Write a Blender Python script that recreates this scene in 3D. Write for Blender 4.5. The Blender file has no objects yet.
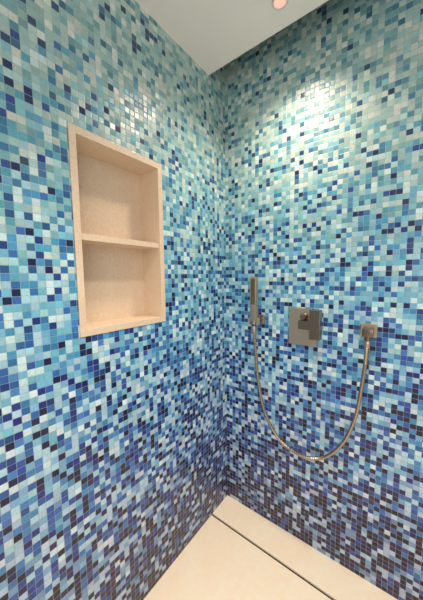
import bpy, bmesh, math, random
from mathutils import Matrix, Vector
random.seed(3)
S=bpy.context.scene; COL=bpy.context.collection
S.view_settings.view_transform='Standard'
PI=math.pi
# ---------------- camera (solved from the room's straight edges)
yaw,pitch,roll,F=0.6509,-0.0902,-0.0118,251.8
CAM=Vector((0.8081,-1.1996,1.344))
ca,sa,cb,sb=math.cos(yaw),math.sin(yaw),math.cos(pitch),math.sin(pitch)
fw=Vector((-sa*cb,ca*cb,sb)); rt=Vector((ca,sa,0)); up=rt.cross(fw)
r2=rt*math.cos(roll)+up*math.sin(roll); u2=up*math.cos(roll)-rt*math.sin(roll)
cd=bpy.data.cameras.new('camera'); co=bpy.data.objects.new('camera',cd); COL.objects.link(co)
M=Matrix((r2,u2,-fw)).transposed().to_4x4(); M.translation=CAM
co.matrix_world=M; cd.sensor_fit='HORIZONTAL'; cd.sensor_width=36; cd.lens=F/423*36; cd.clip_start=0.02
S.camera=co
def at(px,py,axis,val):      # pixel of the photograph -> real point on a given plane
    d=r2*((px-211.5)/F)+u2*(-(py-300)/F)+fw
    return CAM+d*((val-CAM[axis])/d[axis])
# ---------------- materials
def s2l(c): return c/12.92 if c<=.04045 else ((c+.055)/1.055)**2.4
def hexc(h): return tuple(s2l(int(h[i:i+2],16)/255) for i in (0,2,4))+(1,)
class N:
    def __init__(s,name):
        s.m=bpy.data.materials.new(name); s.m.use_nodes=True; s.t=s.m.node_tree; s.n=s.t.nodes; s.b=s.n['Principled BSDF']
    def lk(s,a,b): s.t.links.new(a,b)
    def inp(s,sock,v):
        if hasattr(v,'is_linked') or isinstance(v,bpy.types.NodeSocket): s.lk(v,sock)
        else: sock.default_value=v
    def math(s,op,a,b=0.,c=0.,clamp=False):
        n=s.n.new('ShaderNodeMath'); n.operation=op; n.use_clamp=clamp
        s.inp(n.inputs[0],a); s.inp(n.inputs[1],b); s.inp(n.inputs[2],c); return n.outputs[0]
    def mix(s,f,a,b):
        n=s.n.new('ShaderNodeMix'); n.data_type='RGBA'; s.inp(n.inputs[0],f); s.inp(n.inputs[6],a); s.inp(n.inputs[7],b); return n.outputs[2]
    def ramp(s,f,stops,mode='CONSTANT'):
        n=s.n.new('ShaderNodeValToRGB'); n.color_ramp.interpolation=mode; e=n.color_ramp.elements
        e[0].position=stops[0][0]; e[0].color=stops[0][1]; e[1].position=stops[1][0]; e[1].color=stops[1][1]
        for p,c in stops[2:]:
            q=e.new(p); q.color=c
        s.lk(f,n.inputs[0]); return n.outputs[0]
def palette(txt):
    out=[];acc=0;it=[t.split(':') for t in txt.split()]; tot=sum(float(w) for _,w in it)
    for h,w in it: out.append((acc/tot,hexc(h))); acc+=float(w)
    return out
PAL=[ # bottom -> top
 (0.00,palette('AABCD2:13 7490B4:12 3C5290:12 3A2858:17 301840:26 1E0E24:20')),
 (0.27,palette('AEC8DE:17 7AA0C8:15 C8D4E0:6 3E68AA:16 2A4488:16 2A1E5A:17 1A1234:13')),
 (0.60,palette('A8CCDE:19 7AB0D0:18 CCE0E8:8 4482BA:18 2C589E:14 1E327A:13 161A42:10')),
 (1.05,palette('9AC8D6:21 6EB2CE:22 C4E0E4:12 4892BE:17 306CA8:12 204280:9 16204E:7')),
 (1.50,palette('A0C6C8:23 7CB4BE:24 C0D6D4:14 569AB2:17 3C749C:10 2A548A:7 1C305C:5')),
 (1.85,palette('AAC2BC:27 92B4B2:27 C4CEC6:15 729FA4:18 54889A:8 3E6C86:3 2C4868:2')),
]
PITCH=0.0203
def tile_mat(name,ax,seed):
    k=N(name); g=k.n.new('ShaderNodeNewGeometry'); sp=k.n.new('ShaderNodeSeparateXYZ'); k.lk(g.outputs['Position'],sp.inputs[0])
    u=k.math('DIVIDE',sp.outputs[ax],PITCH); v=k.math('DIVIDE',sp.outputs[2],PITCH)
    iu=k.math('FLOOR',u); iv=k.math('FLOOR',v)
    def rnd(sd):
        c=k.n.new('ShaderNodeCombineXYZ'); k.lk(iu,c.inputs[0]); k.lk(iv,c.inputs[1]); c.inputs[2].default_value=sd
        w=k.n.new('ShaderNodeTexWhiteNoise'); w.noise_dimensions='3D'; k.lk(c.outputs[0],w.inputs['Vector']); return w
    w1=rnd(seed+.5); w2=rnd(seed+7.5)
    s3=k.n.new('ShaderNodeSeparateColor'); k.lk(w2.outputs['Color'],s3.inputs[0])
    h=k.math('ADD',k.math('MULTIPLY',iv,PITCH),k.math('MULTIPLY',k.math('SUBTRACT',s3.outputs[0],.5),.46))
    col=None
    for z,p in PAL:
        r=k.ramp(w1.outputs['Value'],p)
        col=r if col is None else k.mix(k.math('GREATER_THAN',h,z),col,r)
    hs=k.n.new('ShaderNodeHueSaturation'); k.lk(col,hs.inputs['Color'])
    # cloudy glass: variation from tile to tile and a little inside each tile
    nz=k.n.new('ShaderNodeTexNoise'); nz.inputs['Scale'].default_value=110; nz.inputs['Detail'].default_value=2; k.lk(g.outputs['Position'],nz.inputs['Vector'])
    k.lk(k.math('ADD',k.math('MULTIPLY_ADD',s3.outputs[1],.26,.68),k.math('MULTIPLY',nz.outputs[0],.40)),hs.inputs['Value'])
    k.lk(k.math('MULTIPLY_ADD',s3.outputs[2],.03,.485),hs.inputs['Hue'])
    fu=k.math('ABSOLUTE',k.math('SUBTRACT',k.math('FRACT',u),.5)); fv=k.math('ABSOLUTE',k.math('SUBTRACT',k.math('FRACT',v),.5))
    # rounded-square distance
    a=k.math('MAXIMUM',k.math('SUBTRACT',fu,.36),0.); b=k.math('MAXIMUM',k.math('SUBTRACT',fv,.36),0.)
    d=k.math('SQRT',k.math('ADD',k.math('MULTIPLY',a,a),k.math('MULTIPLY',b,b)))
    m=k.n.new('ShaderNodeMapRange'); m.inputs[1].default_value=.09; m.inputs[2].default_value=.125; m.inputs[3].default_value=1; m.inputs[4].default_value=0; k.lk(d,m.inputs[0])
    mask=m.outputs[0]
    fin=k.mix(mask,k.mix(.25,hexc('8CA2AA'),hs.outputs[0]),hs.outputs[0]); k.lk(fin,k.b.inputs['Base Color'])
    m2=k.n.new('ShaderNodeMapRange'); m2.inputs[1].default_value=.03; m2.inputs[2].default_value=.12; m2.inputs[3].default_value=1; m2.inputs[4].default_value=0; k.lk(d,m2.inputs[0])
    bp=k.n.new('ShaderNodeBump'); bp.inputs['Strength'].default_value=.45; bp.inputs['Distance'].default_value=.001; k.lk(k.math('ADD',m2.outputs[0],k.math('MULTIPLY',nz.outputs[0],.6)),bp.inputs['Height'])
    # every tile sits at a slightly different angle
    w3=rnd(seed+13.5)
    vs=k.n.new('ShaderNodeVectorMath'); vs.operation='SUBTRACT'; k.lk(w3.outputs['Color'],vs.inputs[0]); vs.inputs[1].default_value=(.5,.5,.5)
    vm=k.n.new('ShaderNodeVectorMath'); vm.operation='SCALE'; k.lk(vs.outputs[0],vm.inputs[0]); vm.inputs['Scale'].default_value=.14
    va=k.n.new('ShaderNodeVectorMath'); va.operation='ADD'; k.lk(vm.outputs[0],va.inputs[0]); k.lk(bp.outputs[0],va.inputs[1])
    vn=k.n.new('ShaderNodeVectorMath'); vn.operation='NORMALIZE'; k.lk(va.outputs[0],vn.inputs[0]); k.lk(vn.outputs[0],k.b.inputs['Normal'])
    k.lk(k.math('MULTIPLY_ADD',mask,-.33,.6),k.b.inputs['Roughness'])
    k.b.inputs['IOR'].default_value=1.55
    return k.m
def stone(name,c1,c2,rough=.5,scale=60,speck=None):
    k=N(name); tc=k.n.new('ShaderNodeNewGeometry')
    n1=k.n.new('ShaderNodeTexNoise'); n1.inputs['Scale'].default_value=scale; n1.inputs['Detail'].default_value=6; k.lk(tc.outputs['Position'],n1.inputs['Vector'])
    n2=k.n.new('ShaderNodeTexNoise'); n2.inputs['Scale'].default_value=5; n2.inputs['Detail'].default_value=3; k.lk(tc.outputs['Position'],n2.inputs['Vector'])
    f=k.math('ADD',k.math('MULTIPLY',n1.outputs[0],.5),k.math('MULTIPLY',n2.outputs[0],.5))
    c=k.ramp(f,[(.35,hexc(c1)),(.65,hexc(c2))],'LINEAR')
    if speck:
        n3=k.n.new('ShaderNodeTexNoise'); n3.inputs['Scale'].default_value=260; n3.inputs['Detail'].default_value=3; k.lk(tc.outputs['Position'],n3.inputs['Vector'])
        mr=k.n.new('ShaderNodeMapRange'); mr.inputs[1].default_value=.5; mr.inputs[2].default_value=.68; k.lk(n3.outputs[0],mr.inputs[0])
        c=k.mix(k.math('MULTIPLY',mr.outputs[0],.35),c,hexc(speck))
    k.lk(c,k.b.inputs['Base Color'])
    k.b.inputs['Roughness'].default_value=rough
    bp=k.n.new('ShaderNodeBump'); bp.inputs['Strength'].default_value=.05; bp.inputs['Distance'].default_value=.001; k.lk(n1.outputs[0],bp.inputs['Height']); k.lk(bp.outputs[0],k.b.inputs['Normal'])
    return k.m
def metal(name,c,rough,met=1.):
    k=N(name); g=k.n.new('ShaderNodeTexCoord'); mp=k.n.new('ShaderNodeMapping'); mp.inputs['Scale'].default_value=(30,30,900); k.lk(g.outputs['Object'],mp.inputs[0])
    n=k.n.new('ShaderNodeTexNoise'); n.inputs['Scale'].default_value=1; k.lk(mp.outputs[0],n.inputs['Vector'])
    k.lk(k.math('MULTIPLY_ADD',n.outputs[0],.15,rough-.07),k.b.inputs['Roughness'])
    k.b.inputs['Base Color'].default_value=hexc(c); k.b.inputs['Metallic'].default_value=met; return k.m
def plain(name,c,rough=.6):
    k=N(name); n=k.n.new('ShaderNodeTexNoise'); n.inputs['Scale'].default_value=8
    g=k.n.new('ShaderNodeNewGeometry'); k.lk(g.outputs['Position'],n.inputs['Vector'])
    a=hexc(c); k.lk(k.ramp(n.outputs[0],[(.3,tuple(x*.97 for x in a[:3])+(1,)),(.7,a)],'LINEAR'),k.b.inputs['Base Color']); k.b.inputs['Roughness'].default_value=rough; return k.m
def emit(name,c,st):
    k=N(name); k.b.inputs['Base Color'].default_value=hexc(c); k.b.inputs['Emission Color'].default_value=hexc(c); k.b.inputs['Emission Strength'].default_value=st; return k.m
M_left=tile_mat('mosaic_left',1,0); M_right=tile_mat('mosaic_right',0,40)
M_ceil=plain('ceiling_paint','F8F1EB',.7); M_floor=stone('floor_stone','FFEACC','FFF4DC',.42,40)
M_niche=stone('niche_stone','D8C2A8','E4D0B8',.5,90,'B89C82')
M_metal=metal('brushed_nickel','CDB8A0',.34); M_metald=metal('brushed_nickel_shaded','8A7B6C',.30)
M_hose=metal('hose_metal','B4A28E',.26); M_drain=metal('drain_steel','2A211A',.7)
M_trim=plain('downlight_trim','DED4CE',.5); M_lens=emit('downlight_lens','FFC9B4',.5)
# ---------------- mesh helpers
def box(bm,x0,x1,y0,y1,z0,z1,bev=0,seg=2):
    r=bmesh.ops.create_cube(bm,size=1); vs=r['verts']
    for v in vs: v.co=Vector(((x0+x1)/2+v.co.x*(x1-x0),(y0+y1)/2+v.co.y*(y1-y0),(z0+z1)/2+v.co.z*(z1-z0)))
    if bev:
        es=list({e for v in vs for e in v.link_edges}); bmesh.ops.bevel(bm,geom=es,offset=bev,segments=seg,affect='EDGES',profile=.5)
def lathe(bm,prof,center,axis,n=32):   # prof: (radius, distance along axis)
    ax=Vector(axis).normalized(); a=ax.orthogonal().normalized(); b=ax.cross(a); rings=[]
    for r,d in prof:
        rings.append([bm.verts.new(Vector(center)+ax*d+(a*math.cos(2*PI*i/n)+b*math.sin(2*PI*i/n))*max(r,1e-5)) for i in range(n)])
    for A,B in zip(rings,rings[1:]):
        for i in range(n): bm.faces.new((A[i],A[(i+1)%n],B[(i+1)%n],B[i]))
    bm.faces.new(rings[0][::-1]); bm.faces.new(rings[-1])
def tube(bm,pts,rad,n=12):
    rings=[]; prev=None
    for i,p in enumerate(pts):
        t=(pts[min(i+1,len(pts)-1)]-pts[max(i-1,0)]).normalized()
        if prev is None: a=t.orthogonal().normalized()
        else: a=(prev-t*prev.dot(t)).normalized()
        prev=a; b=t.cross(a); r=rad(i) if callable(rad) else rad
        rings.append([bm.verts.new(p+(a*math.cos(2*PI*j/n)+b*math.sin(2*PI*j/n))*r) for j in range(n)])
    for A,B in zip(rings,rings[1:]):
        for j in range(n): bm.faces.new((A[j],A[(j+1)%n],B[(j+1)%n],B[j]))
    bm.faces.new(rings[0][::-1]); bm.faces.new(rings[-1])
def obj(name,bm,mat,parent=None,smooth=False):
    bmesh.ops.recalc_face_normals(bm,faces=bm.faces)
    me=bpy.data.meshes.new(name); bm.to_mesh(me); bm.free(); me.materials.append(mat)
    o=bpy.data.objects.new(name,me); COL.objects.link(o)
    if smooth:
        for p in me.polygons: p.use_smooth=True
        try: me.set_sharp_from_angle(angle=math.radians(40))
        except Exception: pass
    if parent:
        o.parent=parent; o.matrix_parent_inverse=Matrix.Translation(-(parent.matrix_world.translation if parent.type!='EMPTY' else Vector(parent.location)))
    return o
def thing(name,loc,label,cat,group=None):
    o=bpy.data.objects.new(name,None); COL.objects.link(o); o.location=loc; o.empty_display_size=.05
    o['label']=label; o['category']=cat
    if group:o['group']=group
    return o
def struct(o): o['kind']='structure'; return o
# ---------------- room
ZC=2.3318; GAP=.1414; TOP=2.72
n0,n1,nz0,nz1=.8289,.4664,1.1581,1.8030
bm=bmesh.new(); T=-.16
box(bm,T,0,-2.6,-n0,0,TOP); box(bm,T,0,-n1,0.16,0,TOP); box(bm,T,0,-n0,-n1,0,nz0); box(bm,T,0,-n0,-n1,nz1,TOP)
struct(obj('wall_left',bm,M_left))
bm=bmesh.new(); box(bm,0,2.4,0,.16,0,TOP); struct(obj('wall_right',bm,M_right))
bm=bmesh.new(); box(bm,0,2.4,-2.6,-GAP,ZC,ZC+.05); box(bm,T,2.4,-2.6,.16,TOP,TOP+.05); struct(obj('ceiling',bm,M_ceil))
D=.1583
bm=bmesh.new(); box(bm,T,2.4,-2.6,-D-.006,-.06,0); box(bm,T,2.4,-D+.006,.16,-.06,0); box(bm,T,2.4,-2.6,.16,-.12,-.06)
struct(obj('floor',bm,M_floor))
t=thing('linear_drain',(.9,-D,-.058),'long dark narrow drain slot running through the pale stone floor','drain')
bm=bmesh.new(); box(bm,.0,2.3,-D-.0058,-D+.0058,-.058,-.008); obj('channel',bm,M_drain,t)
# ---------------- niche
t=thing('wall_niche',(-.06,-(n0+n1)/2,nz0),'beige stone recessed two-tier niche set in the left mosaic wall','niche')
b=.022; dp=.11; e=.0008
bm=bmesh.new(); X0=-dp-.02; X1=.003
box(bm,X0,X1,-n0+e,-n0+b,nz0+e,nz1-e,.0006); box(bm,X0,X1,-n1-b,-n1-e,nz0+e,nz1-e,.0006)
box(bm,X0,X1,-n0+b,-n1-b,nz0+e,nz0+b,0); box(bm,X0,X1,-n0+b,-n1-b,nz1-b,nz1-e,0)
obj('frame',bm,M_niche,t)
bm=bmesh.new(); box(bm,X0,-dp,-n0+b,-n1-b,nz0+b,nz1-b); obj('back_panel',bm,M_niche,t)
zs=at(80,236,0,0).z
bm=bmesh.new(); box(bm,-dp,-.003,-n0+b,-n1-b,zs-.010,zs+.010,.0006); obj('shelf',bm,M_niche,t)
# ---------------- hand shower in its bracket
hp=at(254,301,1,-.075); ht=at(254,277,1,-.075).z; hb=at(254,324,1,-.075).z; hx=hp.x; hy=-.075
t=thing('hand_shower',(hx,hy,hb),'slim rectangular brushed metal hand shower standing upright with looping hose','hand shower')
bm=bmesh.new(); box(bm,hx-.017,hx+.017,hy-.013,hy+.013,hb+.012,ht,.002,2)
lathe(bm,[(.008,0),(.011,.004),(.012,.014)],(hx,hy,hb),(0,0,1),20); obj('handle',bm,M_metal,t,True)
bm=bmesh.new(); box(bm,hx-.0115,hx+.0115,hy-.0145,hy-.0128,hb+.10,ht-.008,.0005)
for i in range(8):
    for j in (-1,0,1): lathe(bm,[(.0014,0),(.0011,.0015)],(hx+j*.0055,hy-.0144,ht-.018-i*.011),(0,-1,0),8)
sp=obj('spray_face',bm,M_metald,t); sp['label']='dark strip of spray nozzles'
# hose
ox=at(369,330,1,0).x
P=[at(x,y,1,d) for x,y,d in [(254,327,-.075),(255.5,350,-.073),(258.5,382,-.068),(265,412,-.062),(279,439,-.056),(300,455,-.052),(322,458,-.050),(342,444,-.050),(355,418,-.050),(361.5,387,-.050),(366,358,-.050),(367.5,341,-.050)]]
P=[P[0]+Vector((0,0,.01))]+P+[P[-1]+Vector((0,0,.01))]
pts=[]
for i in range(1,len(P)-2):
    a,b_,c,d=P[i-1],P[i],P[i+1],P[i+2]
    for k in range(24):
        s=k/24; pts.append(.5*((2*b_)+(c-a)*s+(2*a-5*b_+4*c-d)*s*s+(3*b_-a-3*c+d)*s**3))
pts.append(P[-2])
bm=bmesh.new(); tube(bm,pts,lambda i:.0084 if i%2 else .0066,12); obj('hose',bm,M_hose,t,True)
bm=bmesh.new(); d0=(P[2]-P[1]).normalized(); lathe(bm,[(.008,0),(.0105,.003),(.0105,.026),(.008,.030)],P[1]-d0*.004,d0,20); obj('hose_nut',bm,M_metal,t,True)
bm=bmesh.new(); d0=(P[-3]-P[-2]).normalized(); lathe(bm,[(.008,0),(.0105,.003),(.0105,.026),(.008,.030)],P[-2]-d0*.002,d0,20); obj('hose_nut',bm,M_metal,t,True)
# bracket
bz=at(257,320,1,-.04).z
t=thing('shower_bracket',(hx,0,bz),'small square wall bracket gripping the foot of the hand shower','bracket')
bm=bmesh.new(); box(bm,hx-.024,hx+.024,-.012,0,bz-.024,bz+.024,.0012); obj('wall_plate',bm,M_metal,t)
bm=bmesh.new(); box(bm,hx-.016,hx+.016,-.056,-.011,bz-.016,bz+.016,.0015); obj('arm',bm,M_metald,t)
bm=bmesh.new()
box(bm,hx-.025,hx-.0172,-.086,-.055,bz-.020,bz+.020,.001); box(bm,hx+.0172,hx+.025,-.086,-.055,bz-.020,bz+.020,.001); box(bm,hx-.025,hx+.025,-.0615,-.055,bz-.020,bz+.020,.001)
obj('cradle',bm,M_metal,t)
# ---------------- mixer: plate, small body in its middle, lever block held out over its right half
pa=at(289,307.5,1,-.012); pb=at(316,347,1,-.012); x0,x1,z0,z1=pa.x,pb.x,pb.z,pa.z
t=thing('shower_mixer',((x0+x1)/2,0,z0),'brushed metal shower control plate with block lever in centre of right wall','shower control')
bm=bmesh.new(); box(bm,x0,x1,-.012,0,z0,z1,.0015); obj('wall_plate',bm,M_metal,t)
ka=at(303,317,1,-.035)
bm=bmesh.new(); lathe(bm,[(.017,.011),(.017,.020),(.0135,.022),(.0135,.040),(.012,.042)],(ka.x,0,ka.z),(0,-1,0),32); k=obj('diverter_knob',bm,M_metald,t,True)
la=at(309.5,310,1,-.085); lb=at(319.5,341,1,-.085)
zl=(la.z*.42+lb.z*.58)
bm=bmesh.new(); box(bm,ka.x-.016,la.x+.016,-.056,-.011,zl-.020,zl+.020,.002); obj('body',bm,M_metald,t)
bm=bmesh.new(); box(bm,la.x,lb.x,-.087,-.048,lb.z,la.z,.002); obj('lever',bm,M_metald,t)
# ---------------- outlet
oz=at(369,330,1,0).z
t=thing('hose_outlet',(ox,0,oz),'small square wall outlet feeding the right end of the hose','wall outlet')
bm=bmesh.new(); box(bm,ox-.029,ox+.029,-.012,0,oz-.027,oz+.027,.0006); obj('wall_plate',bm,M_metal,t)
hx2=P[-2].x
bm=bmesh.new(); box(bm,hx2-.018,hx2+.018,-.070,-.011,oz-.015,oz+.015,.0006)
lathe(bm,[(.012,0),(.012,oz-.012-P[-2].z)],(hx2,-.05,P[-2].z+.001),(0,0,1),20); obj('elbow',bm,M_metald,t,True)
# ---------------- downlight
L=at(280,1,2,ZC)
t=thing('recessed_downlight',(L.x,L.y,ZC),'small round recessed downlight glowing warm in the white ceiling','downlight')
bm=bmesh.new()
n=40; prof=[(.022,-.002),(.022,-.003),(.028,-.004),(.030,0)]
rings=[[bm.verts.new((L.x+r*math.cos(2*PI*i/n),L.y+r*math.sin(2*PI*i/n),ZC+z)) for i in range(n)] for r,z in prof]
for A,B in zip(rings,rings[1:]):
    for i in range(n): bm.faces.new((A[i],A[(i+1)%n],B[(i+1)%n],B[i]))
obj('trim_ring',bm,M_trim,t,True)
bm=bmesh.new(); lathe(bm,[(.022,0),(.022,.002)],(L.x,L.y,ZC-.003),(0,0,1),40); obj('lens',bm,M_lens,t)
def spot(loc,tgt,e,ang,blend,col,rad=.06):
    l=bpy.data.lights.new('spot','SPOT'); l.energy=e; l.spot_size=math.radians(ang); l.spot_blend=blend; l.color=col; l.shadow_soft_size=rad
    o=bpy.data.objects.new('downlight_lamp',l); COL.objects.link(o); o.location=loc; o.rotation_euler=(Vector(tgt)-Vector(loc)).to_track_quat('-Z','Y').to_euler()
spot((L.x,L.y,ZC-.012),(L.x,L.y,0),48,136,1,(1,.80,.63))
spot((.66,-.95,ZC-.012),(.66,-.8,0),90,100,.9,(1,.86,.72))
def area(loc,tgt,e,sx,sy,col):
    l=bpy.data.lights.new('area','AREA'); l.shape='RECTANGLE'; l.size=sx; l.size_y=sy; l.energy=e; l.color=col
    o=bpy.data.objects.new('fill_light',l); COL.objects.link(o); o.location=loc; o.rotation_euler=(Vector(tgt)-Vector(loc)).to_track_quat('-Z','Y').to_euler()
area((1.9,-2.5,1.6),(0.2,-.2,1.2),20,1.4,1.6,(1,.95,.9))  # added soft fill from behind the camera, no actual window there
w=bpy.data.worlds.new('world'); S.world=w; w.use_nodes=True; bg=w.node_tree.nodes['Background']; bg.inputs[0].default_value=(1,.97,.94,1); bg.inputs[1].default_value=.47
